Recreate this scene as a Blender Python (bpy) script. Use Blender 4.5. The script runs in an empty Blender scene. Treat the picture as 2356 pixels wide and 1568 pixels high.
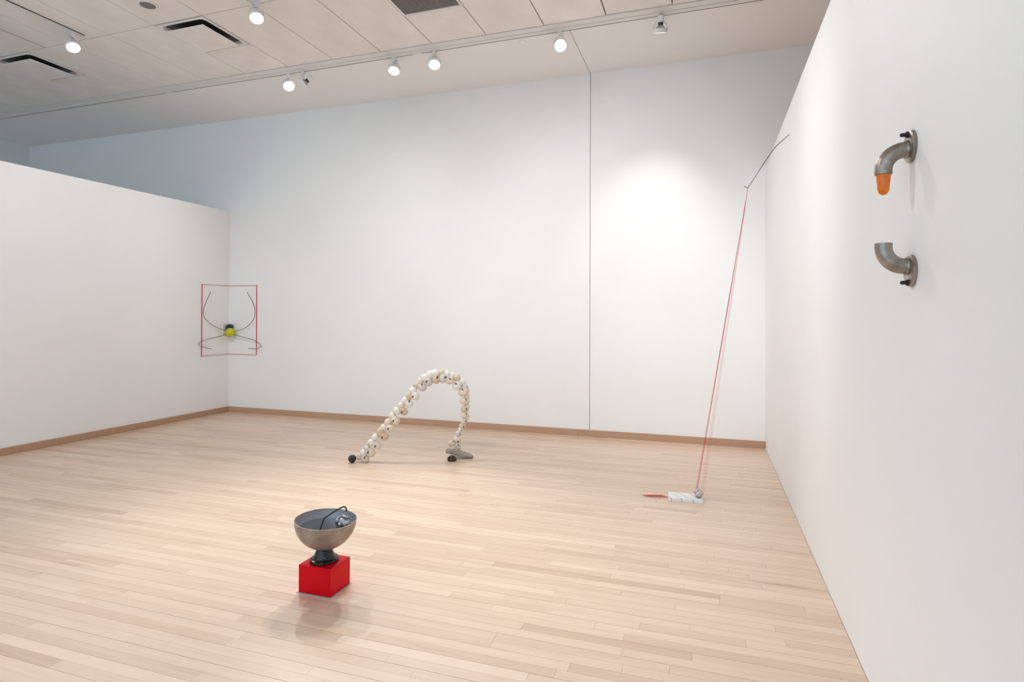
import bpy, bmesh, math, random
from mathutils import Vector, Matrix, Quaternion

random.seed(7)
SC = bpy.context.scene
COL = SC.collection
R = math.radians

# ------------------------------------------------------------------ room measures
EYE = 1.40
YB = 6.794          # back wall
XL = -6.655         # left partition face
XR = 0.589          # right partition face
HL = 2.930          # left partition height
HR = 3.001          # right partition height
HC = 4.266          # ceiling
BB = 0.075          # baseboard height
XS = -1.311         # joint in the back wall
MOD = 0.611         # ceiling module
Y_REAR = -2.2

# ------------------------------------------------------------------ camera
cam_d = bpy.data.cameras.new('camera')
cam = bpy.data.objects.new('camera', cam_d)
COL.objects.link(cam)
cam_d.sensor_width = 36.0
cam_d.lens = 1342.33 / 2356 * 36.0
cam_d.shift_y = -(784 - 717.62) / 2356
cam_d.clip_start = 0.05
PITCH, YAW, ROLL = -0.00762, 0.32331, 0.00333
fw = Vector((-math.sin(YAW) * math.cos(PITCH), math.cos(YAW) * math.cos(PITCH), -math.sin(PITCH)))
rt = Vector((math.cos(YAW), math.sin(YAW), 0))
up = rt.cross(fw)
rt2 = rt * math.cos(ROLL) + up * math.sin(ROLL)
up2 = up * math.cos(ROLL) - rt * math.sin(ROLL)
cam.matrix_world = Matrix(((rt2.x, up2.x, -fw.x, 0), (rt2.y, up2.y, -fw.y, 0), (rt2.z, up2.z, -fw.z, EYE), (0, 0, 0, 1)))
SC.camera = cam

# ------------------------------------------------------------------ world (ambient daylight, let in by leaving out the rear wall) and exposure
W = bpy.data.worlds.new('world')
SC.world = W
W.use_nodes = True
bg = W.node_tree.nodes['Background']
bg.inputs['Color'].default_value = (0.62, 0.82, 1.0, 1)
bg.inputs['Strength'].default_value = 1.65
SC.view_settings.view_transform = 'Standard'
SC.view_settings.look = 'None'
SC.view_settings.gamma = 1.0
SC.view_settings.use_curve_mapping = False
SC.view_settings.exposure = 0.0
SC.cycles.use_denoising = True
SC.cycles.max_bounces = 7
SC.cycles.diffuse_bounces = 5
SC.cycles.glossy_bounces = 3
SC.cycles.caustics_reflective = False
SC.cycles.caustics_refractive = False
SC.cycles.use_adaptive_sampling = True
SC.cycles.adaptive_threshold = 0.08
SC.cycles.adaptive_min_samples = 16
SC.cycles.sample_clamp_indirect = 6.0

# spot power of the track heads: (x, y, aim, watts, cone degrees, lit)
TRACK_Y = 5.655
HEADS = [
    # in view, along the long track
    ((-4.69, TRACK_Y), (-2.15, 3.1, 0.10), 235, 60, 'track spotlight beaming at the red box, leftmost of the long track'),
    ((-4.485, TRACK_Y), (-6.45, 4.85, 2.6), 60, 80, 'track spotlight swung sideways toward the left wall, seen edge on'),
    ((-3.28, TRACK_Y), (-2.75, 3.6, 0.2), 200, 70, 'track spotlight with its yoke showing above the lamp, left of a brighter one'),
    ((-2.79, TRACK_Y), (-1.6, 3.0, 0.2), 225, 62, 'glaring track spotlight just right of the one with its yoke showing'),
    ((-1.40, TRACK_Y), (0.15, 2.05, 1.2), 115, 66, 'glaring track spotlight beside the joint line in the soffit'),
    ((-0.426, TRACK_Y), (-0.58, 6.45, 2.35), 75, 66, 'track spotlight turned away toward the back wall, rightmost of the long track'),
]
HEADS_SHORT = [
    ((-6.085, 4.16), (-3.4, 3.2, 0.0), 135, 72, 'glaring spotlight hanging from the short track near the left air diffuser'),
    ((-3.89, 4.27), (-2.2, 2.8, 0.0), 150, 66, 'round spotlight at the end of the short track at the picture top'),
]
# out of view: heads assumed from the lit walls, on the track overhead
HEADS_REAR = [
    ((-4.6, 2.2), (-6.6, 4.6, 1.2), 105, 80, 'first'),
    ((-3.9, 2.2), (-4.6, 6.7, 1.5), 210, 68, 'second'),
    ((-2.7, 2.2), (-2.5, 6.7, 1.6), 220, 68, 'third'),
    ((-1.9, 2.2), (-0.7, 6.7, 1.7), 220, 66, 'fourth'),
    ((-2.4, 2.2), (0.5, 5.0, 1.6), 270, 60, 'fifth'),
    ((-3.0, 2.2), (0.5, 2.9, 1.7), 110, 84, 'sixth'),
    ((1.9, 2.2), (1.9, 4.6, 0.0), 480, 90, 'added as fill beyond the right partition, seventh'),  # lamp added to brighten the hidden space past the right partition
]
SPOT_COLOR = (1.0, .992, .982)

# ------------------------------------------------------------------ materials
def mat(name, color, rough=0.5, metal=0.0, spec=0.5, coat=0.0):
    m = bpy.data.materials.new(name)
    m.use_nodes = True
    b = m.node_tree.nodes['Principled BSDF']
    b.inputs['Base Color'].default_value = (*color, 1)
    b.inputs['Roughness'].default_value = rough
    b.inputs['Metallic'].default_value = metal
    b.inputs['Specular IOR Level'].default_value = spec
    b.inputs['Coat Weight'].default_value = coat
    return m

def nd(m, kind, **kw):
    n = m.node_tree.nodes.new(kind)
    for k, v in kw.items():
        setattr(n, k, v)
    return n

def lk(m, a, b):
    m.node_tree.links.new(a, b)

def bsdf(m):
    return m.node_tree.nodes['Principled BSDF']

def add_mottle(m, c1, c2, scale=8.0, detail=6.0, coords='Object', stretch=(1, 1, 1), lo=0.35, hi=0.65, bump=0.0, bump_scale=None):
    tc = nd(m, 'ShaderNodeTexCoord')
    mp = nd(m, 'ShaderNodeMapping')
    mp.inputs['Scale'].default_value = stretch
    lk(m, tc.outputs[coords], mp.inputs['Vector'])
    nz = nd(m, 'ShaderNodeTexNoise')
    nz.inputs['Scale'].default_value = scale
    nz.inputs['Detail'].default_value = detail
    lk(m, mp.outputs['Vector'], nz.inputs['Vector'])
    cr = nd(m, 'ShaderNodeValToRGB')
    cr.color_ramp.elements[0].position = lo
    cr.color_ramp.elements[1].position = hi
    cr.color_ramp.elements[0].color = (*c1, 1)
    cr.color_ramp.elements[1].color = (*c2, 1)
    lk(m, nz.outputs['Fac'], cr.inputs['Fac'])
    lk(m, cr.outputs['Color'], bsdf(m).inputs['Base Color'])
    if bump:
        bp = nd(m, 'ShaderNodeBump')
        bp.inputs['Strength'].default_value = bump
        bp.inputs['Distance'].default_value = 0.01
        if bump_scale:
            n2 = nd(m, 'ShaderNodeTexNoise')
            n2.inputs['Scale'].default_value = bump_scale
            n2.inputs['Detail'].default_value = 4
            lk(m, mp.outputs['Vector'], n2.inputs['Vector'])
            lk(m, n2.outputs['Fac'], bp.inputs['Height'])
        else:
            lk(m, nz.outputs['Fac'], bp.inputs['Height'])
        lk(m, bp.outputs['Normal'], bsdf(m).inputs['Normal'])
    return m

M = {}
M['wall'] = add_mottle(mat('white_wall_paint', (.8, .8, .8), .55, spec=.25), (.850, .846, .836), (.870, .866, .856), 1.3, 3)
M['soffit'] = mat('soffit_paint', (.90, .865, .835), .6, spec=.2)
M['tile'] = add_mottle(mat('ceiling_panel_paint', (.7, .66, .62), .75, spec=.15), (.83, .77, .725), (.89, .84, .795), 2.2, 5, 'Generated')
M['trim'] = mat('ceiling_trim_paint', (.80, .765, .73), .45, spec=.3)
M['dark'] = mat('dark_void', (.035, .03, .025), .9, spec=.1)
M['joint'] = mat('joint_brown', (.13, .09, .065), .9, spec=.1)  # brown backing colour that shows through board and panel gaps
M['slate'] = mat('seam_gasket', (.12, .115, .11), .8)

def wood_mat(name, dark, light, spec=.5, rough=.32, coat=0.0):
    m = mat(name, light, rough, spec=spec, coat=coat)
    tc = nd(m, 'ShaderNodeTexCoord')
    at = nd(m, 'ShaderNodeAttribute', attribute_name='tint')
    mp = nd(m, 'ShaderNodeMapping')
    mp.inputs['Scale'].default_value = (1.6, 22, 22)
    cmb = nd(m, 'ShaderNodeCombineXYZ')
    mul = nd(m, 'ShaderNodeMath', operation='MULTIPLY')
    mul.inputs[1].default_value = 60
    lk(m, at.outputs['Fac'], mul.inputs[0])
    lk(m, mul.outputs[0], cmb.inputs['X'])
    lk(m, mul.outputs[0], cmb.inputs['Z'])
    add = nd(m, 'ShaderNodeVectorMath', operation='ADD')
    lk(m, tc.outputs['Object'], add.inputs[0])
    lk(m, cmb.outputs[0], add.inputs[1])
    lk(m, add.outputs[0], mp.inputs['Vector'])
    nz = nd(m, 'ShaderNodeTexNoise')
    nz.inputs['Scale'].default_value = 1.0
    nz.inputs['Detail'].default_value = 5
    nz.inputs['Distortion'].default_value = 1.2
    lk(m, mp.outputs[0], nz.inputs['Vector'])
    # board tint + a share of grain
    s = nd(m, 'ShaderNodeMath', operation='MULTIPLY_ADD')
    s.inputs[1].default_value = 0.75
    s.inputs[2].default_value = -0.22
    lk(m, nz.outputs['Fac'], s.inputs[0])
    a2 = nd(m, 'ShaderNodeMath', operation='ADD')
    a2.use_clamp = True
    lk(m, s.outputs[0], a2.inputs[0])
    sc = nd(m, 'ShaderNodeMath', operation='MULTIPLY')
    sc.inputs[1].default_value = .8
    lk(m, at.outputs['Fac'], sc.inputs[0])
    lk(m, sc.outputs[0], a2.inputs[1])
    cr = nd(m, 'ShaderNodeValToRGB')
    cr.color_ramp.elements[0].color = (*dark, 1)
    cr.color_ramp.elements[1].color = (*light, 1)
    cr.color_ramp.elements[0].position = .0
    cr.color_ramp.elements[1].position = .9
    lk(m, a2.outputs[0], cr.inputs['Fac'])
    # small dark mineral flecks
    n3 = nd(m, 'ShaderNodeTexNoise')
    n3.inputs['Scale'].default_value = .55
    n3.inputs['Detail'].default_value = 3
    lk(m, mp.outputs[0], n3.inputs['Vector'])
    cr3 = nd(m, 'ShaderNodeValToRGB')
    cr3.color_ramp.elements[0].position = .20
    cr3.color_ramp.elements[1].position = .32
    cr3.color_ramp.elements[0].color = (.62, .55, .5, 1)
    cr3.color_ramp.elements[1].color = (1, 1, 1, 1)
    lk(m, n3.outputs['Fac'], cr3.inputs['Fac'])
    mx = nd(m, 'ShaderNodeMix', data_type='RGBA', blend_type='MULTIPLY')
    mx.inputs['Factor'].default_value = 1
    lk(m, cr.outputs['Color'], mx.inputs['A'])
    lk(m, cr3.outputs['Color'], mx.inputs['B'])
    lk(m, mx.outputs['Result'], bsdf(m).inputs['Base Color'])
    return m

M['maple'] = wood_mat('maple_strip', (.58, .41, .30), (.775, .60, .465), .5, .25)
M['base_wood'] = wood_mat('baseboard_oak', (.40, .235, .15), (.55, .35, .235), .35, .45)
M['red'] = mat('red_lacquer', (.70, .0005, .008), .14, spec=.12)
M['sheet'] = mat('grey_sheet', (.42, .38, .34), .6)
M['blackp'] = mat('black_enamel', (.008, .010, .009), .22, spec=.5)
M['bowl_out'] = add_mottle(mat('tarnished_steel', (.3, .25, .2), .42, .55), (.27, .215, .175), (.40, .335, .285), 14, 8, bump=.12, bump_scale=40)
M['bowl_in'] = add_mottle(mat('grey_enamel', (.3, .31, .33), .33, .25), (.23, .235, .25), (.29, .30, .32), 10, 6)
M['bowl_rim'] = mat('bowl_rim_metal', (.46, .46, .49), .45, .4)
M['rod'] = mat('dark_rod', (.035, .032, .028), .4, .6)
M['foil'] = add_mottle(mat('crinkled_foil', (.5, .5, .52), .28, .85), (.10, .10, .11), (.62, .62, .65), 45, 8, lo=.42, hi=.58, bump=1.0, bump_scale=60)
M['pipe'] = add_mottle(mat('worn_steel_pipe', (.3, .27, .24), .36, .8), (.25, .21, .175), (.43, .375, .325), 30, 8, bump=.15, bump_scale=90)
M['bolt'] = mat('dark_bolt', (.05, .038, .035), .5, .6)
M['wire'] = mat('grey_wire', (.16, .14, .125), .45, .5)
M['thread'] = mat('red_thread', (.62, .055, .065), .8, spec=.1)
M['tail'] = mat('pale_red_thread', (.64, .12, .095), .85, spec=.1)  # paler red than the hanging strands
M['redbar'] = mat('red_bar', (.62, .02, .05), .45)
M['chrome'] = mat('polished_steel', (.62, .58, .58), .08, 1.0)
M['blueball'] = mat('dark_blue_ball', (.004, .014, .024), .06, .0, .5, 0)
M['whitep'] = mat('white_bracket', (.8, .8, .79), .4)
M['lampwhite'] = mat('lamp_white', (.78, .77, .75), .35)
M['lampdark'] = mat('lamp_dark', (.03, .03, .028), .4)
M['reflector'] = mat('lamp_reflector', (.45, .45, .45), .2, .9)
M['grille'] = mat('return_grille', (.27, .235, .21), .6, .1)
M['stone'] = add_mottle(mat('grey_stone', (.3, .26, .23), .85, spec=.2), (.30, .25, .215), (.43, .37, .33), 22, 8, bump=.5, bump_scale=60)
M['rubber'] = mat('black_rubber', (.03, .027, .028), .6)
M['domeg'] = add_mottle(mat('dark_brown_glaze', (.03, .015, .01), .12), (.018, .008, .006), (.05, .022, .016), 20, 6)
M['shellin'] = mat('shell_inside', (.17, .115, .075), .7)
M['can_shade'] = mat('downlight_can_shade', (.22, .20, .185), .5, .2)

def shell_mat(name, a, b):
    return add_mottle(mat(name, b, .35, spec=.4), a, b, 35, 6, lo=.30, hi=.58, stretch=(1, 1, 2.0))
M['shellA'] = shell_mat('shell_cream', (.60, .48, .34), (.86, .78, .66))
M['shellB'] = shell_mat('shell_white', (.66, .62, .56), (.90, .87, .82))
M['shellC'] = shell_mat('shell_tan', (.44, .32, .22), (.78, .64, .48))
M['shellD'] = shell_mat('shell_grey', (.34, .31, .28), (.80, .75, .68))

# marble with drifting veins
m = M['marble'] = mat('white_marble', (.85, .85, .85), .25, spec=.4)
tc = nd(m, 'ShaderNodeTexCoord')
wv = nd(m, 'ShaderNodeTexWave')
wv.inputs['Scale'].default_value = 4.5
wv.inputs['Distortion'].default_value = 6.0
wv.inputs['Detail'].default_value = 3
wv.inputs['Detail Scale'].default_value = 1.4
mp = nd(m, 'ShaderNodeMapping')
mp.inputs['Rotation'].default_value = (.3, .5, -.6)
lk(m, tc.outputs['Object'], mp.inputs['Vector'])
lk(m, mp.outputs[0], wv.inputs['Vector'])
cr = nd(m, 'ShaderNodeValToRGB')
cr.color_ramp.elements[0].position = .0
cr.color_ramp.elements[0].color = (.50, .51, .52, 1)
cr.color_ramp.elements[1].position = .08
cr.color_ramp.elements[1].color = (.84, .84, .83, 1)
lk(m, wv.outputs['Fac'], cr.inputs['Fac'])
lk(m, cr.outputs['Color'], bsdf(m).inputs['Base Color'])

# amber bulb, yellow glass
m = M['amber'] = mat('amber_resin', (.88, .26, .012), .25)
bsdf(m).inputs['Subsurface Weight'].default_value = .6
bsdf(m).inputs['Subsurface Radius'].default_value = (.03, .012, .003)
bsdf(m).inputs['Subsurface Scale'].default_value = .6
add_mottle(m, (.76, .17, .006), (.88, .25, .008), 25, 4)
m = M['yellow'] = mat('yellow_glass', (1.0, .93, .02), .03, spec=.5)
bsdf(m).inputs['Transmission Weight'].default_value = .45

m = M['lens'] = bpy.data.materials.new('lamp_lens_lit')
m.use_nodes = True
b = bsdf(m)
b.inputs['Base Color'].default_value = (1, 1, 1, 1)
b.inputs['Emission Color'].default_value = (1, .98, .95, 1)
b.inputs['Emission Strength'].default_value = 14.0

# ------------------------------------------------------------------ mesh builder
class MB:
    def __init__(s):
        s.v, s.f, s.t = [], [], []
    def quad(s, *i):
        s.f.append(tuple(i))
    def box(s, a, b, tint=0.0):
        o = len(s.v)
        for z in (a[2], b[2]):
            s.v += [(a[0], a[1], z), (b[0], a[1], z), (b[0], b[1], z), (a[0], b[1], z)]
        for q in ((3, 2, 1, 0), (4, 5, 6, 7), (0, 1, 5, 4), (1, 2, 6, 5), (2, 3, 7, 6), (3, 0, 4, 7)):
            s.f.append(tuple(o + k for k in q))
            s.t.append(tint)
        return s
    def lathe(s, prof, seg=32, c=(0, 0, 0), close=False):
        o = len(s.v)
        n = len(prof)
        for k in range(seg):
            a = 2 * math.pi * k / seg
            for r, z in prof:
                s.v.append((c[0] + r * math.cos(a), c[1] + r * math.sin(a), c[2] + z))
        for k in range(seg):
            k2 = (k + 1) % seg
            for i in range(n - 1 + (1 if close else 0)):
                i2 = (i + 1) % n
                s.f.append((o + k * n + i, o + k2 * n + i, o + k2 * n + i2, o + k * n + i2))
        return s
    def tube(s, pts, rad, seg=8, caps=True):
        pts = [Vector(p) for p in pts]
        rads = rad if isinstance(rad, (list, tuple)) else [rad] * len(pts)
        o = len(s.v)
        prev = None
        for i, p in enumerate(pts):
            t = (pts[min(i + 1, len(pts) - 1)] - pts[max(i - 1, 0)]).normalized()
            if prev is None:
                ref = Vector((0, 0, 1)) if abs(t.z) < .9 else Vector((1, 0, 0))
                n = t.cross(ref).normalized()
            else:
                n = (prev - t * prev.dot(t)).normalized()
            prev = n
            bn = t.cross(n)
            for k in range(seg):
                a = 2 * math.pi * k / seg
                s.v.append(tuple(p + (n * math.cos(a) + bn * math.sin(a)) * rads[i]))
        for i in range(len(pts) - 1):
            for k in range(seg):
                k2 = (k + 1) % seg
                s.f.append((o + i * seg + k, o + i * seg + k2, o + (i + 1) * seg + k2, o + (i + 1) * seg + k))
        if caps:
            s.f.append(tuple(o + k for k in reversed(range(seg))))
            e = o + (len(pts) - 1) * seg
            s.f.append(tuple(e + k for k in range(seg)))
        return s
    def sphere(s, c, r, seg=32, rings=16):
        prof = [(max(1e-5, r * math.sin(math.pi * i / rings)), -r * math.cos(math.pi * i / rings)) for i in range(rings + 1)]
        return s.lathe(prof, seg, c)
    def build(s, name, material, parent=None, smooth=False, loc=None):
        me = bpy.data.meshes.new(name)
        me.from_pydata(s.v, [], s.f)
        me.materials.append(material)
        if s.t and len(s.t) == len(s.f):
            at = me.attributes.new('tint', 'FLOAT', 'FACE')
            at.data.foreach_set('value', s.t)
        bm = bmesh.new()
        bm.from_mesh(me)
        bmesh.ops.recalc_face_normals(bm, faces=bm.faces)
        bm.to_mesh(me)
        bm.free()
        if smooth:
            me.shade_smooth()
            me.set_sharp_from_angle(angle=R(40))
        o = bpy.data.objects.new(name, me)
        COL.objects.link(o)
        if parent is not None:
            o.parent = parent
        if loc is not None:
            o.location = loc
        return o

def bev(o, w=.003, seg=2):
    md = o.modifiers.new('bevel', 'BEVEL')
    md.width = w
    md.segments = seg
    md.limit_method = 'ANGLE'
    return o

def tag(o, label=None, cat=None, group=None, kind=None):
    if label:
        o['label'] = label
    if cat:
        o['category'] = cat
    if group:
        o['group'] = group
    if kind:
        o['kind'] = kind
    return o

def empty(name, loc=(0, 0, 0)):
    o = bpy.data.objects.new(name, None)
    o.empty_display_size = .05
    COL.objects.link(o)
    o.location = loc
    return o

def smooth_pts(pts, n=8):
    """Catmull-Rom through the points."""
    P = [Vector(p) for p in pts]
    P = [P[0] * 2 - P[1]] + P + [P[-1] * 2 - P[-2]]
    out = []
    for i in range(1, len(P) - 2):
        for k in range(n):
            t = k / n
            a, b_, c, d = P[i - 1], P[i], P[i + 1], P[i + 2]
            out.append(.5 * ((2 * b_) + (c - a) * t + (2 * a - 5 * b_ + 4 * c - d) * t * t + (3 * b_ - a - 3 * c + d) * t ** 3))
    out.append(P[-2])
    return out

# ================================================================== STRUCTURE
# ---- floor: sub-floor slab with maple strips on it
FL = MB().box((-11.2, Y_REAR, -.12), (6.2, YB, -.02)).build('floor', M['joint'])
tag(FL, 'pale maple strip floor running parallel to the back wall', 'floor', kind='structure')
WID = .0585
Y0 = 2.2067 - WID * 2 * 10
rows = int((YB - Y0) / WID)
boards = []
for r in range(-20, rows + 1):
    ya = Y0 + r * WID
    yb = ya + WID
    if ya > YB - .001:
        break
    strong = (r % 2 == 0)
    g = random.uniform(.0012, .0021) if strong else random.uniform(.0004, .0010)
    x = XL + .002 - random.uniform(0, .9)
    while x < XR:
        ln = random.choice((.42, .55, .7, .85, 1.0, 1.2, 1.45)) * random.uniform(.85, 1.1)
        xa, xb = max(x, XL + .002), min(x + ln, XR - .001)
        x += ln
        if XR - x < .12:
            xb = XR - .001
            x = XR
        if xb - xa < .03:
            continue
        tint = min(1, max(0, random.gauss(.55, .17)))
        if random.random() < .07:
            tint = max(0, tint - .35)
        boards.append((xa + .0004, ya + g, xb - .0004, min(yb, YB - .001), tint))
def shows(bd):
    """rough picture size of a board"""
    cx_, cy_ = (bd[0] + bd[2]) / 2, (bd[1] + bd[3]) / 2
    d = Vector((cx_, cy_, -EYE))
    dep = d.dot(fw)
    if dep < .4:
        return 0
    u, v = d.dot(rt2) / dep * 1342, d.dot(up2) / dep * 1342
    if abs(u) > 1178 or v < -(1568 - 717):
        return 0
    return (bd[2] - bd[0]) / dep ** 3
boards.sort(key=shows, reverse=True)
for bd in boards[:300]:
    MB().box((bd[0], bd[1], -.02), (bd[2], bd[3], random.uniform(-.0004, 0)), bd[4]).build('floorboard', M['maple'], FL)
rest = MB()
for bd in boards[300:]:
    rest.box((bd[0], bd[1], -.02), (bd[2], bd[3], random.uniform(-.0003, 0)), bd[4])
# the side rooms behind the partitions carry the same strips, out of sight
for (xa, xb) in ((-11.1, XL - .13), (XR + .13, 6.1)):
    rest.box((xa, Y_REAR, -.02), (xb, YB - .001, -.001), .5)
tag(rest.build('floorboards', M['maple'], FL), kind='stuff')

# ---- back wall: backing with two plastered panels either side of the joint
WB = MB().box((-11.2, YB + .03, 0), (6.2, YB + .15, HC + .1)).build('wall_back', M['slate'])
tag(WB, 'tall white back wall with a vertical joint right of its middle', 'wall', kind='structure')
MB().box((-11.0, YB, 0), (XS - .003, YB + .03, HC)).build('wall_panel', M['wall'], WB)
MB().box((XS + .003, YB, 0), (6.0, YB + .03, HC)).build('wall_panel', M['wall'], WB)

def wall(name, a, b, label):
    o = MB().box(a, b).build(name, M['wall'])
    return tag(o, label, 'wall', kind='structure')
wall('wall_left', (XL - .13, Y_REAR, 0), (XL, YB - .0005, HL), 'white left partition wall stopping short of the ceiling')
wall('wall_right', (XR, Y_REAR, 0), (XR + .13, YB - .0005, HR), 'white right partition wall carrying the two pipe elbows')
wall('wall_far_left', (-11.12, Y_REAR, 0), (-10.96, YB - .0005, HC), 'far end wall glimpsed in shade above the left partition')
wall('wall_far_right', (5.0, Y_REAR, 0), (5.12, YB - .0005, HC), 'far end wall hidden beyond the right partition')

wall('light_block_rear_right', (XR + .13, Y_REAR, 0), (5.0, Y_REAR + .12, HC), 'unseen wall added to block rear light beyond the right partition')  # added out of view to keep the rear light off the right side

# ---- baseboards in lengths
def baseboard(name, along, segs, label):
    root = empty(name)
    tag(root, label, 'baseboard', kind='structure')
    for k, (a, b_) in enumerate(segs):
        mb = MB()
        t = random.uniform(.3, .8)
        if along == 'x':
            mb.box((a + .0006, YB - .016, 0), (b_ - .0006, YB - .0002, BB), t)
        elif along == 'l':
            mb.box((XL + .0002, a + .0006, 0), (XL + .016, b_ - .0006, BB), t)
        else:
            mb.box((XR - .010, a + .0006, 0), (XR - .0002, b_ - .0006, BB), t)
        bev(mb.build('board', M['base_wood'], root), .003)
baseboard('baseboard_back', 'x', [(XL + .016, -5.21), (-5.21, -3.3), (-3.3, -1.45), (-1.45, XR - .0005)], 'low oak baseboard along the back wall')
baseboard('baseboard_left', 'l', [(Y_REAR, 1.2), (1.2, 3.85), (3.85, YB - .0005)], 'low oak baseboard along the left partition')

# ---- ceiling: dark deck above, panels, soffit, trim
CE = MB().box((-11.2, Y_REAR, HC + .10), (6.2, YB + .15, HC + .22)).build('ceiling', M['joint'])
tag(CE, 'beige panelled ceiling with flush joints and a plain soffit by the wall', 'ceiling', kind='structure')
MB().box((-11.0, 5.690, HC), (XS - .003, YB, HC + .04)).build('soffit_panel', M['soffit'], CE)
MB().box((XS + .003, 5.690, HC), (6.0, YB, HC + .04)).build('soffit_panel', M['soffit'], CE)
MB().box((-11.0, 5.690, HC + .05), (6.0, YB, HC + .06)).build('soffit_backing', M['slate'], CE)
Y_T = 5.527
X_LINE = -.308
ROWS = [(4.326, Y_T), (3.126, 4.326), (1.926, 3.126), (.726, 1.926), (-.474, .726), (Y_REAR + .02, -.474)]
DIFF = {(12, 0), (8, 0)}
GRILLE = (4, 0)
def panel(x0, x1, y0, y1, dz=0.0, gl=.005, gr=.005):
    o = MB().box((x0 + gl, y0 + .004, HC + dz), (x1 - gr, y1 - .004, HC + .03 + dz)).build('ceiling_panel', M['tile'], CE)
    return bev(o, .003, 1)
for k in range(-9, 18):
    x1 = X_LINE - MOD * (k - 1)
    x0 = X_LINE - MOD * k
    # column k spans x0..x1
    for ri, (ya, yb) in enumerate(ROWS):
        if ri == 0 and k in (12, 8, 4):
            panel(x0, x1, 4.945, yb)
            if k == 4:
                continue
            continue
        panel(x0, x1, ya, yb, .004 if (k == 1 and ri == 0) else 0)
MB().box((-11.0, Y_REAR, HC + .045), (6.0, Y_T, HC + .055)).build('ceiling_backing', M['joint'], CE)
TR = MB().box((-11.0, Y_T + .004, HC - .006), (6.0, 5.612, HC + .03)).build('trim_1', M['trim'])
tag(TR, 'narrow painted trim strip between the ceiling panels and the long track', 'trim', kind='structure')

# ================================================================== CEILING FITTINGS
def diffuser(k, label):
    x0, x1 = X_LINE - MOD * k, X_LINE - MOD * (k - 1)
    cx_, cy_ = (x0 + x1) / 2, (4.326 + 4.945) / 2
    root = empty('air_diffuser', (cx_, cy_, HC))
    tag(root, label, 'air diffuser')
    h = .298
    fr = MB()
    # frame: flat square lip with a rounded throat turning up
    def ring(half, rad, z, n=6):
        pts = []
        for sx, sy, a0 in ((1, 1, 0), (-1, 1, 90), (-1, -1, 180), (1, -1, 270)):
            for i in range(n + 1):
                a = R(a0 + 90 * i / n)
                pts.append((sx * (half - rad) + rad * math.cos(a), sy * (half - rad) + rad * math.sin(a), z))
        return pts
    rings = [ring(h, .003, .02), ring(h, .003, -.004), ring(h - .012, .01, -.008), ring(h - .028, .05, -.004), ring(h - .04, .06, .03), ring(h - .09, .06, .075)]
    n = len(rings[0])
    for rg in rings:
        fr.v += rg
    for i in range(len(rings) - 1):
        for q in range(n):
            fr.f.append((i * n + q, i * n + (q + 1) % n, (i + 1) * n + (q + 1) % n, (i + 1) * n + q))
    fr.build('frame', M['trim'], root, True)
    MB().box((-h + .02, -h + .02, .078), (h - .02, h - .02, .084)).build('throat', M['dark'], root)
    MB().box((-h + .05, -h + .05, .02), (h - .05, h - .05, .078)).build('neck', M['lampdark'], root)
    bev(MB().box((-.234, -.234, -.040), (.234, .234, -.032)).build('plaque', M['tile'], root), .004)
    return root
diffuser(12, 'square plaque air diffuser near the picture\'s left edge')
diffuser(8, 'square plaque air diffuser below the round recessed downlight')

# return grille
x0, x1 = X_LINE - MOD * 4, X_LINE - MOD * 3
GR = empty('return_grille', ((x0 + x1) / 2, (4.326 + 4.945) / 2, HC))
tag(GR, 'dark square return air grille in the ceiling at the picture top', 'grille')
g = MB()
for s in (-1, 1):
    g.box((-.302, s * .293 - .010, -.003), (.302, s * .293 + .010, .02))
    g.box((s * .293 - .010, -.283, -.003), (s * .293 + .010, .283, .02))
g.build('frame', M['trim'], GR)
g = MB()
for i in range(44):
    xx = -.28 + i * .56 / 43
    g.box((xx - .0035, -.283, .002), (xx + .0035, .283, .016))
g.build('bar_field', M['grille'], GR)
MB().box((-.283, -.283, .018), (.283, .283, .024)).build('backing', M['grille'], GR)

SD = empty('slot_diffuser', (-6.727, 4.318, HC))
tag(SD, 'long dark slot in the ceiling beside the short track at the upper left', 'slot diffuser')
MB().box((-.009, -2.0, -.0012), (.009, 0, -.0002)).build('slot', M['dark'], SD)
MB().box((.009, -2.0, -.005), (.013, .004, -.0002)).build('edge', M['trim'], SD)

# recessed downlight
DL = empty('downlight', (-4.904, 4.017, HC))
tag(DL, 'unlit round recessed downlight in the ceiling at the upper left', 'downlight')
MB().lathe([(.085, .0), (.085, -.006), (.072, -.010), (.064, -.004), (.064, .0)], 40).build('trim_ring', M['trim'], DL, True)
MB().lathe([(.066, -.006), (.060, -.003), (.04, -.0015), (.001, -.001)], 40).build('can_shade', M['can_shade'], DL, True)  # shallow dark disc, the shade of an uncut recess put into its colour

# sprinkler cover plates on the soffit
for (x, y, lab) in ((-9.131, 5.793, 'round sprinkler cover plate on the bluish shaded end of the soffit'),
                    (-5.495, 5.781, 'round sprinkler cover plate on the soffit left of the leftmost long-track spotlight'),
                    (-1.832, 5.795, 'round sprinkler cover plate on the soffit beside the glaring spotlight near the joint')):
    o = MB().lathe([(.0005, -.008), (.036, -.008), (.041, -.005), (.041, -.0005)], 28, (x, y, HC)).build('sprinkler_cover', M['soffit'], None, True)
    tag(o, lab, 'sprinkler cover', 'sprinkler covers on the soffit')

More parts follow.
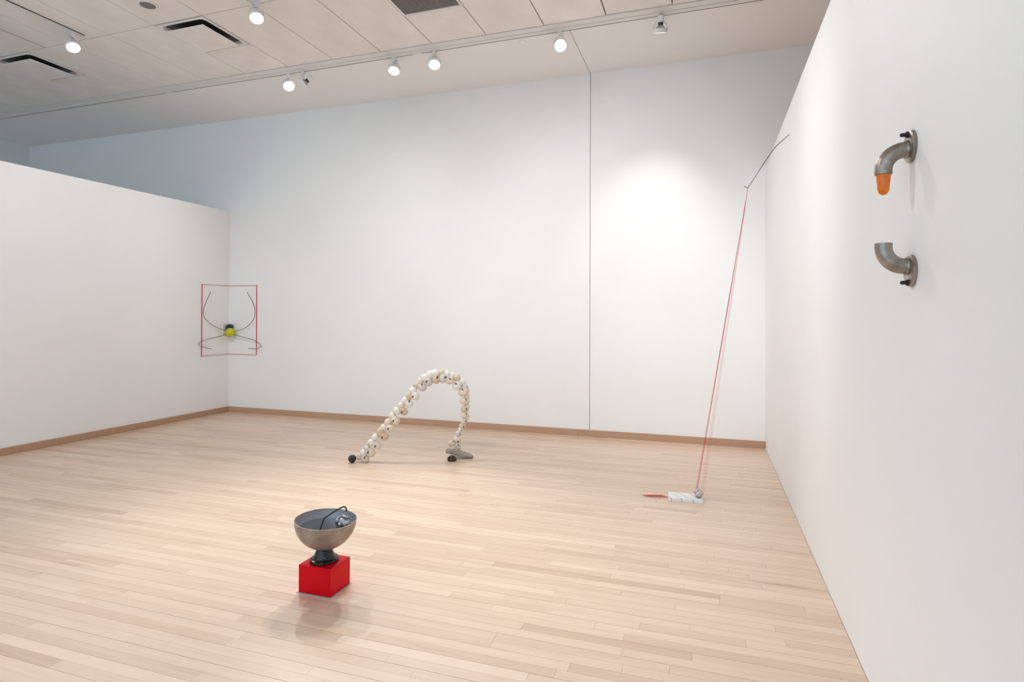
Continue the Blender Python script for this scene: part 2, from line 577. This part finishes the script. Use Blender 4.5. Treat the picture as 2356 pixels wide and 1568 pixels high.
# ---- tracks
def long_track():
    root = empty('light_track', (0, TRACK_Y, HC))
    tag(root, 'long white lighting track crossing the whole ceiling along the soffit', 'light track')
    MB().box((-10.95, 5.615 - TRACK_Y, -.014), (5.0, 5.664 - TRACK_Y, .03)).build('rail', M['trim'], root)
    MB().box((-10.95, 5.677 - TRACK_Y, -.010), (5.0, 5.689 - TRACK_Y, .03)).build('flange', M['trim'], root)
    MB().box((-10.95, 5.664 - TRACK_Y, -.0125), (5.0, 5.677 - TRACK_Y, .02)).build('slot', M['lampdark'], root)
    for x in (-3.0, -6.55):
        MB().box((x - .05, 5.62 - TRACK_Y, -.0155), (x + .05, 5.685 - TRACK_Y, .01)).build('joiner', M['trim'], root)
    return root
long_track()
def short_track(xc, yend, label):
    root = empty('light_track', (xc, yend, HC))
    tag(root, label, 'light track')
    L = yend - (Y_REAR + .1)
    MB().box((-.027, -L, -.006), (.027, -.02, -.0005)).build('slot', M['lampdark'], root)  # flush dark strip drawn for the shadow gaps either side of the rail
    MB().box((-.017, -L, -.016), (.019, -.02, -.006)).build('rail', M['trim'], root)
    bev(MB().box((-.030, -.05, -.020), (.028, 0, -.0005)).build('end_cap', M['trim'], root), .003)
short_track(-6.075, 4.30, 'short white lighting track running to the upper left picture edge')
short_track(-3.915, 4.285, 'short white lighting track ending at the spotlight at the picture top')
short_track(-1.6, 3.0, 'short white lighting track above the viewpoint')

# ---- track heads; parts share their mesh data
DROP = .135
def head_meshes():
    d = {}
    def keep(key, mb, m, smooth=True, up=.167):
        mb.v = [(x, y, z + up) for x, y, z in mb.v]
        o = mb.build(key, m, None, smooth)
        d[key] = (o.data, m)
        bpy.data.objects.remove(o)
    keep('adapter', MB().box((-.017, -.017, -.026), (.017, .017, 0)), M['lampwhite'], False, 0)
    keep('stem', MB().lathe([(.001, -.024), (.011, -.024), (.013, -.034), (.010, -.042), (.001, -.044)], 16), M['lampwhite'], True, 0)
    pts = []
    for i in range(13):
        a = math.pi * i / 12
        pts.append((.067 * math.cos(a) * (1 - .12 * math.sin(a)), 0, -DROP + (DROP - .040) * math.sin(a) ** .8))
    keep('yoke', MB().tube(pts, .0042, 8), M['lampwhite'], True, 0)
    keep('socket', MB().lathe([(.001, -.034), (.024, -.034), (.030, -.042), (.030, -.094), (.026, -.097), (.001, -.097)], 24), M['lampwhite'])
    keep('collar', MB().lathe([(.001, -.096), (.024, -.096), (.024, -.120), (.001, -.121)], 24), M['lampdark'])
    keep('bulb', MB().lathe([(.020, -.118), (.030, -.130), (.052, -.152), (.056, -.166), (.054, -.168)], 28), M['reflector'])
    keep('ring', MB().lathe([(.058, -.148), (.063, -.148), (.064, -.186), (.060, -.188), (.058, -.186)], 36, close=True), M['lampwhite'])
    keep('lens', MB().lathe([(.0005, -.178), (.03, -.177), (.0565, -.170)], 32), M['lens'])
    return d
HM = head_meshes()
def track_head(pos, aim, watts, cone, label, z=HC - .0145, group='track spotlights'):
    root = empty('track_spotlight', (pos[0], pos[1], z))
    tag(root, label, 'spotlight', group)
    d = (Vector(aim) - Vector((pos[0], pos[1], z - DROP))).normalized()
    q = Vector((0, 0, -1)).rotation_difference(d)
    for key in ('adapter', 'stem', 'yoke', 'socket', 'collar', 'bulb', 'ring', 'lens'):
        o = bpy.data.objects.new(key, HM[key][0])
        COL.objects.link(o)
        o.parent = root
        if key == 'ring':
            ring_o = o
        if key == 'lens':
            o.parent = ring_o
            continue
        if key == 'yoke':
            o.rotation_euler = (0, 0, math.atan2(d.y, d.x) + math.pi / 2)
        elif key not in ('adapter', 'stem'):
            o.rotation_mode = 'QUATERNION'
            o.rotation_quaternion = q
            o.location = (0, 0, -DROP)
    if watts:
        l = bpy.data.lights.new('spot_beam', 'SPOT')
        l.energy = watts
        l.spot_size = R(cone)
        l.spot_blend = 1.0
        l.shadow_soft_size = .05
        l.color = SPOT_COLOR
        lo = bpy.data.objects.new('spot_beam', l)
        COL.objects.link(lo)
        lo.parent = root
        lo.rotation_mode = 'QUATERNION'
        lo.rotation_quaternion = q
        lo.location = Vector((0, 0, -DROP)) + d * .035
    return root
for (pos, aim, w, c, lab) in HEADS:
    track_head((pos[0], 5.670), aim, w, c, lab)
for (pos, aim, w, c, lab) in HEADS_SHORT:
    track_head(pos, aim, w, c, lab, HC - .0165)
rt_root = empty('light_track', (0, 2.2, HC))
tag(rt_root, 'white lighting track running across the ceiling above the viewpoint', 'light track')
MB().box((-6.4, -.03, -.03), (2.6, .03, -.0005)).build('rail', M['trim'], rt_root)
for (pos, aim, w, c, lab) in HEADS_REAR:
    track_head(pos, aim, w, c, 'unseen white spotlight overhead, %s from the left along its track' % lab, HC - .0305)

# ================================================================== BOWL ON THE RED BOX
BX = bev(MB().box((-1.962, 2.469, .004), (-1.773, 2.637, .142)).build('red_box', M['red']), .0015)
tag(BX, 'glossy red lacquered box on the floor under the black foot', 'box')
SH = MB().box((-1.970, 2.462, 0), (-1.766, 2.646, .0035)).build('base_sheet', M['sheet'])
tag(SH, 'thin grey sheet lying on the floor beneath the red box', 'sheet')
BC = Vector((-1.873, 2.556, 0))
ST = empty('bowl_stand', (BC.x, BC.y, .1425))
tag(ST, 'black flared enamel foot between the red box and the metal bowl', 'stand')
MB().lathe([(.0005, .018), (.056, .017), (.053, .021), (.040, .056), (.038, .060), (.0005, .060)], 40).build('cone', M['blackp'], ST, True)
FLG = MB().lathe([(.0005, 0), (.070, 0), (.073, .004), (.072, .012), (.064, .017), (.0005, .018)], 16)
FLG = FLG.build('flange', M['blackp'], ST, True)
bx = MB().box((.032, -.070, .001), (.042, -.056, .020))
bx.build('lug', M['blackp'], FLG)
MB().sphere((.035, -.046, .030), .003, 12, 8).build('stud', M['chrome'], ST, True)

RB = .154
BZ = .2035
BOWL = empty('metal_bowl', (BC.x, BC.y, BZ))
BOWL.rotation_euler = (0, R(3.2), 0)
tag(BOWL, 'tarnished hemispherical metal bowl standing on the black foot', 'bowl')
DEP = .150
out = []
for i in range(25):
    a = math.pi / 2 * i / 24
    out.append((max(.0005, RB * math.sin(a)), DEP * (1 - math.cos(a)) if i else 0.0))
MB().lathe(out, 72).build('outer_wall', M['bowl_out'], BOWL, True)
def r_out(z):
    return RB * math.sqrt(max(0, 1 - (1 - z / DEP) ** 2))
inn = [(.0005, .009)]
ZL = .105
for i in range(1, 25):
    z = .009 + (ZL - .009) * (i / 24) ** 1.6
    inn.append((r_out(max(z - .008, 0)) * .985 - .001, z))
MB().lathe(inn, 72).build('lining', M['bowl_in'], BOWL, True)
band = [inn[-1]] + [(r_out(ZL + (DEP - ZL) * i / 8) - .0035, ZL + .001 + (DEP - ZL - .002) * i / 8) for i in range(9)]
MB().lathe(band, 72).build('rim_band', M['bowl_rim'], BOWL, True)
MB().lathe([(RB - .004, DEP - .001), (RB - .002, DEP + .0025), (RB + .001, DEP + .001), (RB, DEP - .004)], 72).build('rim', M['bowl_out'], BOWL, True)

rod = smooth_pts([(-1.883, 2.50, .245), (-1.868, 2.505, .300), (-1.846, 2.515, .372)], 6)[:-1] + \
      smooth_pts([(-1.846, 2.515, .372), (-1.800, 2.53, .405), (-1.758, 2.545, .430)], 6)[:-1] + \
      smooth_pts([(-1.758, 2.545, .430), (-1.748, 2.548, .432), (-1.741, 2.55, .426), (-1.737, 2.552, .409)], 6)
o = MB().tube(rod, .0036, 10).build('bent_rod', M['rod'], None, True)
tag(o, 'thin dark rod bent like a hook, leaning out of the bowl', 'rod')

# crinkled foil ball in the bowl
bm = bmesh.new()
bmesh.ops.create_icosphere(bm, subdivisions=3, radius=.038)
rr = random.Random(3)
cr_dirs = [Vector((rr.uniform(-1, 1), rr.uniform(-1, 1), rr.uniform(-1, 1))).normalized() for _ in range(60)]
for v in bm.verts:
    n = v.co.normalized()
    dsp = max(n.dot(c) for c in cr_dirs)
    f = 1 + .25 * (dsp - .95) + rr.uniform(-.03, .03)
    if n.z > .35:
        f += rr.uniform(-.08, .06)
    v.co = n * .038 * f
me = bpy.data.meshes.new('foil_ball')
bm.to_mesh(me)
bm.free()
me.materials.append(M['foil'])
FB = bpy.data.objects.new('foil_ball', me)
COL.objects.link(FB)
FB.location = (-1.775, 2.575, .340)
tag(FB, 'crumpled silver foil ball resting inside the bowl against its right side', 'ball')

# ================================================================== SHELL ARCH
INNER = [(.088, .034, .036), (.139, .094, .0402), (.2, .161, .0403), (.264, .245, .0404), (.32, .32, .0391), (.374, .395, .0392), (.448, .48, .0407), (.501, .549, .0422), (.563, .625, .0437), (.626, .707, .0424), (.685, .76, .0425), (.759, .787, .0404), (.831, .793, .0405), (.898, .77, .0413), (.973, .719, .0429), (1.031, .65, .0415), (1.043, .56, .0358), (1.046, .481, .0322), (1.048, .424, .0301), (1.041, .356, .0301), (1.025, .31, .03), (1.009, .279, .0272), (.988, .24, .03), (.974, .184, .0357), (.925, .143, .034), (.972, .128, .0286), (.935, .112, .028), (.985, .104, .025)]
OUTER = [(.037, .051, .029), (.074, .091, .0291), (.104, .129, .0312), (.141, .184, .0312), (.184, .234, .0313), (.228, .281, .0313), (.263, .325, .0314), (.304, .376, .0314), (.345, .427, .0315), (.386, .482, .0315), (.427, .533, .0315), (.466, .578, .0316), (.502, .626, .0295), (.539, .675, .0296), (.577, .724, .031), (.613, .766, .0296), (.652, .798, .0325), (.704, .827, .0319), (.755, .84, .0319), (.815, .841, .032), (.872, .833, .032), (.922, .816, .0321), (.972, .788, .0322), (1.015, .75, .0315), (1.047, .703, .0315), (1.067, .653, .0287), (1.071, .602, .0272), (1.069, .552, .0272), (1.067, .499, .0272), (1.059, .456, .0272), (1.063, .391, .0258)]
AD = Vector((.868, .4966, 0))
AN = Vector((.4966, -.868, 0))            # toward the viewer
A0 = Vector((-3.1949, 4.8336, 0))

def snail_mesh(key, material, tall=1.0):
    """moon snail: a round body whorl with a low coiled spire, a suture winding down and a dark mouth"""
    NU, NV = 44, 30
    verts, faces, mi = [], [], []
    def mouth(d):
        # signed distance-like value of the three-cornered mouth on the +Y side
        if d.y < .15:
            return 9
        u_, v_ = d.x - .10, d.z - .36 + .25 * d.x + .5 * (d.x - .1) ** 2
        return math.hypot(u_ / (.50 if u_ < 0 else .38), v_ / (.17 + .16 * max(-.5, min(.5, u_))))
    for j in range(NV + 1):
        th = math.pi * j / NV
        for i in range(NU):
            ph = 2 * math.pi * i / NU
            d = Vector((math.sin(th) * math.cos(ph), math.sin(th) * math.sin(ph), math.cos(th)))
            r = 1.0
            # whorls stepping in toward the spire
            for k in range(3):
                zs = .42 + .24 * k + .24 * (ph / (2 * math.pi))
                q = (d.z - zs) / .055
                r -= .055 * math.exp(-q * q)
            r += .10 * max(0, d.z - .80) / .2
            r += .05 * math.sin(ph * 1.0 + .6) * math.sin(th)
            mo = mouth(d)
            if mo < 1:
                r *= .70 + .28 * mo ** 3
            elif mo < 1.6:
                r *= 1.0 + .03 * math.sin((mo - 1) / .6 * math.pi)
            verts.append((d.x * r, d.y * r, d.z * r * tall))
    for j in range(NV):
        for i in range(NU):
            i2 = (i + 1) % NU
            faces.append((j * NU + i, (j + 1) * NU + i, (j + 1) * NU + i2, j * NU + i2))
            th, ph = math.pi * (j + .5) / NV, 2 * math.pi * (i + .5) / NU
            d = Vector((math.sin(th) * math.cos(ph), math.sin(th) * math.sin(ph), math.cos(th)))
            mi.append(1 if mouth(d) < .95 else 0)
    me = bpy.data.meshes.new(key)
    me.from_pydata(verts, [], faces)
    me.materials.append(material)
    me.materials.append(M['shellin'])
    me.polygons.foreach_set('material_index', mi)
    me.shade_smooth()
    return me
SHELLS = [snail_mesh('shell_' + c, M['shell' + c], f) for c, f in (('A', 1.10), ('B', 1.04), ('C', 1.16), ('D', 1.08))]
ARCH = empty('shell_arch', tuple(A0))
tag(ARCH, 'arch of pale snail shells strung in a curve from floor to stone slab', 'sculpture')
def place_shell(s, z, r, inward, inner, idx):
    rs = random.Random(idx * 13 + (5 if inner else 0))
    w = rs.choice([0, 0, 1, 2, 3, 3]) if inner else rs.choice([0, 1, 1, 2, 0, 3])
    o = bpy.data.objects.new('shell', SHELLS[w])
    COL.objects.link(o)
    o.parent = ARCH
    # local +Z (spire) points outward for the hanging shells, the mouth (end of the tube, local +X side) to the viewer
    zl = (-inward + AN * rs.uniform(-.2, .35) + inward.cross(AN) * rs.uniform(-.35, .35)).normalized() if inner else (AN * rs.uniform(-.3, .3) - inward * .25 + AD * rs.uniform(-.8, .8) + Vector((0, 0, rs.uniform(-.8, .8)))).normalized()
    face = AN + Vector((0, 0, .15)) if inner else (-AN + inward * .3)
    yl = (face - zl * face.dot(zl)).normalized()
    xl = yl.cross(zl)
    rot = Matrix((xl, yl, zl)).transposed()
    spin = Matrix.Rotation(rs.uniform(-.8, .8), 3, 'Z')
    sc = r * (1.0 if inner else 1.08)
    sc *= rs.uniform(.93, 1.07)
    sz = rs.uniform(.94, 1.14)
    o.matrix_local = Matrix.Translation(AD * s + Vector((0, 0, z)) + AN * (rs.uniform(.0, .012) if inner else rs.uniform(-.016, .0)) - zl * r * .05) @ (rot @ spin).to_4x4() @ Matrix.Diagonal((sc, sc, sc * sz, 1))
def inward_at(L, i):
    a, b_ = L[max(0, i - 1)], L[min(len(L) - 1, i + 1)]
    t = (AD * (b_[0] - a[0]) + Vector((0, 0, b_[1] - a[1]))).normalized()
    return AN.cross(t).normalized() * -1
for i, (s, z, r) in enumerate(INNER):
    inw = inward_at(INNER, i)
    if inw.dot(AD * (.6 - s) + Vector((0, 0, .3 - z))) < 0:
        inw = -inw
    place_shell(s, z, r, inw, True, i)
for i, (s, z, r) in enumerate(OUTER):
    inw = inward_at(OUTER, i)
    if inw.dot(AD * (.6 - s) + Vector((0, 0, .3 - z))) < 0:
        inw = -inw
    place_shell(s, z, r * 1.02, inw, False, i)
spine = [AD * s + Vector((0, 0, z)) for s, z, r in OUTER[1:]] + [AD * s + Vector((0, 0, z)) for s, z, r in INNER[20:25]]
MB().tube(smooth_pts(spine, 3), .007, 8).build('spine', M['shellC'], ARCH, True)

o = MB().sphere((0, 0, 0), .037, 36, 18).build('black_ball', M['rubber'], None, True, (-3.222, 4.818, .037))
tag(o, 'matte black ball on the floor at the low end of the shell arch', 'ball')
# stone slab, propped at its left end
u = Vector((.236, .10, -.055))
L0 = Vector((-2.438, 5.240, .068))
slab = MB()
outl = [(0, .0), (.5, -.014), (.98, -.004), (1.05, .022), (1.02, .055), (.92, .09), (.72, .128), (.42, .150), (.10, .152), (-.02, .13), (-.03, .06)]
vdir = Vector((-.30, .95, 0)).normalized()
nrm = u.cross(vdir).normalized()
th = .024
for zz in (0, 1):
    for a, b_ in outl:
        tt = th * (.75 if a > .9 else 1)
        slab.v.append(tuple(L0 + u * a + vdir * b_ + nrm * tt * (zz - .5)))
n = len(outl)
slab.f.append(tuple(reversed(range(n))))
slab.f.append(tuple(range(n, 2 * n)))
for i in range(n):
    slab.f.append((i, (i + 1) % n, n + (i + 1) % n, n + i))
o = bev(slab.build('stone_slab', M['stone']), .004)
tag(o, 'tilted flat grey stone slab carrying the right foot of the shell arch', 'stone')
dm = MB()
prof = [(.0005, .052), (.016, .050), (.030, .043), (.040, .030), (.045, .014), (.044, .003), (.040, 0), (.0005, 0)]
dm.lathe(prof, 32)
o = dm.build('dome_stone', M['domeg'], None, True, (-2.352, 5.20, .0))
tag(o, 'small glossy dark brown dome on the floor in front of the stone slab', 'stone')

# ================================================================== CORNER PIECE
CP = empty('corner_wire_piece', (XL, YB, 1.2))
tag(CP, 'red bars, curved grey wires and a yellow glass ball mounted in the left corner', 'wall sculpture')
def cp(mb, name, m, smooth=True):
    mb.v = [(x - XL, y - YB, z - 1.2) for x, y, z in mb.v]
    return mb.build(name, m, CP, smooth)
cp(MB().box((XL + .001, 6.303, .83), (XL + .009, 6.310, 1.838)), 'red_bar', M['redbar'], False)
cp(MB().box((-6.153, YB - .009, .838), (-6.146, YB - .001, 1.838)), 'red_bar', M['redbar'], False)
for z in (1.834, .838):
    cp(MB().tube([(XL + 0.008, 6.307, z), (XL + .008, YB - .008, z + .002), (-6.149, YB - .008, z)], .0028, 6), 'thread', M['thread'])
BL = Vector((-6.537, 6.700, 1.158))
wires = [
    [(-6.595, 6.404, 1.734), (-6.595, 6.355, 1.643), (-6.595, 6.307, 1.554), (-6.595, 6.279, 1.452), (-6.595, 6.309, 1.359), (-6.59, 6.436, 1.265), (-6.575, 6.549, 1.214), (-6.55, 6.68, 1.168)],
    [(-6.55, 6.68, 1.130), (-6.58, 6.471, 1.092), (-6.595, 6.312, 1.059), (-6.595, 6.198, 1.011), (-6.595, 6.307, .958), (-6.60, 6.422, .934)],
    [(-6.269, 6.734, 1.735), (-6.206, 6.734, 1.648), (-6.154, 6.734, 1.561), (-6.127, 6.734, 1.456), (-6.147, 6.734, 1.356), (-6.259, 6.73, 1.245), (-6.373, 6.72, 1.194), (-6.515, 6.71, 1.168)],
    [(-6.515, 6.71, 1.130), (-6.315, 6.725, 1.089), (-6.133, 6.734, 1.046), (-6.022, 6.734, .98), (-6.087, 6.734, .933), (-6.245, 6.74, .928)],
]
for w in wires:
    cp(MB().tube(smooth_pts(w, 8), .0042, 8), 'wire', M['wire'])
cp(MB().sphere(tuple(BL), .066, 32, 16), 'yellow_ball', M['yellow'])
cp(MB().sphere((-6.575, 6.727, 1.222), .052, 28, 14), 'blue_ball', M['blueball'])
rg = MB().lathe([(.054, -.006), (.059, 0), (.054, .006), (.050, 0)], 36, (0, 0, 0), True)
rq = Vector((0, 0, 1)).rotation_difference(Vector((1, -1, 0)).normalized())
rg.v = [tuple(rq @ Vector(v) + Vector((-6.588, 6.740, 1.225))) for v in rg.v]
cp(rg, 'collar_ring', M['chrome'])
cp(MB().box((XL + .001, 6.672, 1.135), (XL + .016, YB - .001, 1.290)), 'bracket', M['whitep'], False)
cp(MB().box((XL + .016, YB - .016, 1.135), (-6.533, YB - .001, 1.290)), 'bracket', M['whitep'], False)

# ================================================================== THREAD, MARBLE AND BALL
o = MB().tube(smooth_pts([(XR + .004, 4.886, 2.797), (.486, 4.76, 2.680), (.40, 4.65, 2.5436), (.326, 4.65, 2.427), (.284, 4.65, 2.359)], 8), .0030, 8)
HK = o.build('wire_hook', M['wire'], None, True)
tag(HK, 'long thin bent wire sticking out of the right partition near its top', 'wire')
MB().tube([(.286, 4.65, 2.359), (.272, 4.65, 2.364), (.258, 4.65, 2.373)], .0028, 8).build('hook_end', M['wire'], HK, True)

mbx = MB().box((-.126, -.080, 0), (.126, .080, .027))
MR = bev(mbx.build('marble_slab', M['marble'], None, False, (-.162, 4.690, 0)), .0015)
MR.rotation_euler = (0, 0, R(3.5))
tag(MR, 'small white veined marble slab lying on the floor under the red threads', 'marble slab')
o = MB().sphere((0, 0, 0), .033, 36, 18).build('steel_ball', M['chrome'], None, True, (-.064, 4.682, .0602))
tag(o, 'shiny steel ball sitting on the right end of the marble slab', 'ball')
TB = empty('thread_bundle', (.284, 4.65, 2.359))
tag(TB, 'red threads stretched from the wire hook down to the marble slab', 'thread')
ends = [((-.090, 4.728, .0285), .0013), ((-.080, 4.730, .0285), .0015), ((-.084, 4.735, .0285), .0009), ((-.052, 4.735, .0285), .0006), ((-.040, 4.745, .0285), .0007), ((-.028, 4.755, .0285), .0006)]
for (e, r) in ends:
    MB().tube([(0, 0, .002), tuple(Vector(e) - Vector((.284, 4.65, 2.359)))], r, 6).build('strand', M['thread'], TB)
TA = empty('thread_tail', (-.290, 4.68, .004))
tag(TA, 'flat red thread tail lying on the floor left of the marble slab', 'thread')
for i in range(9):
    f = (i - 4) / 4
    pts = smooth_pts([(.002, f * .003, .004), (-.055, .004 + f * .012, .004 + .002 * (i % 3)), (-.120, .000 + f * .014, .003 + .002 * (i % 2)), (-.190 + abs(f) * .01, -.010 + f * .004, .002)], 4)
    MB().tube(pts, .0016, 6).build('strand', M['tail'], TA)
MB().tube(smooth_pts([(-.188, -.009, .002), (-.205, .01, .003), (-.222, .05, .002)], 4), .0009, 5).build('strand', M['thread'], TA)

# ================================================================== PIPE ELBOWS
KR = 1.0574   # size of the elbows and their distance along the wall
def elbow(zc, sgn, label, bulb):
    """flange on the wall, pipe out into the room, bending down (sgn -1) or up (+1)"""
    yc = 1.950 * KR
    root = empty('pipe_elbow', (XR, yc, zc))
    tag(root, label, 'pipe')
    def along_x(prof, seg=40):
        mb = MB().lathe(prof, seg)
        mb.v = [(-z, y, x) for x, y, z in mb.v]
        return mb
    fz = .008 if sgn < 0 else -.013
    f = along_x([(.0005, 0), (.0455, 0), (.0465, .003), (.0455, .009), (.042, .011), (.0005, .0115)])
    f.v = [(x, y, z + fz) for x, y, z in f.v]
    fo = f.build('flange', M['pipe'], root, True)
    along_x([(.0252, .010), (.0258, .012), (.0258, .016), (.0236, .019)]).build('weld_collar', M['pipe'], root, True)
    RBND, r_o, r_i = .056, .0228, .0200
    cl = [(-.010, 0, 0), (-.016, 0, 0)]
    for i in range(1, 17):
        a = math.pi / 2 * i / 16
        cl.append((-.016 - RBND * math.sin(a), 0, sgn * RBND * (1 - math.cos(a))))
    e = cl[-1]
    cl.append((e[0], 0, e[2] + sgn * .012))
    MB().tube(cl, r_o, 32, caps=False).build('elbow', M['pipe'], root, True)
    MB().tube(cl[6:], r_i, 32, caps=True).build('bore', M['bolt'], root, True)
    tip = cl[-1]
    MB().lathe([(r_i, 0), (r_o, 0)], 32, tip).build('lip', M['pipe'], root, True)
    b = along_x([(.0005, .010), (.0090, .010), (.0090, .016), (.0058, .016), (.0055, .028), (.0040, .031), (.0005, .0315)], 6 * 4)
    bz = fz - sgn * .034
    b.v = [(x, y - .004, z + bz) for x, y, z in b.v]
    b.build('bolt', M['bolt'], fo, True)
    if bulb:
        pr = [(.0188, .004), (.0188, -.003), (.0178, -.016), (.0162, -.028), (.0158, -.040), (.0144, -.048), (.0102, -.0555), (.005, -.0585), (.0005, -.0592)]
        MB().lathe(pr, 32, tip).build('amber_bulb', M['amber'], root, True)
    root.scale = (KR, KR, KR)
    return root
elbow(1.4 + .484 * KR, -1, 'upper steel pipe elbow on the right wall with an amber bulb in its mouth', True)
elbow(1.4 + .148 * KR, 1, 'lower steel pipe elbow on the right wall, open end pointing up', False)
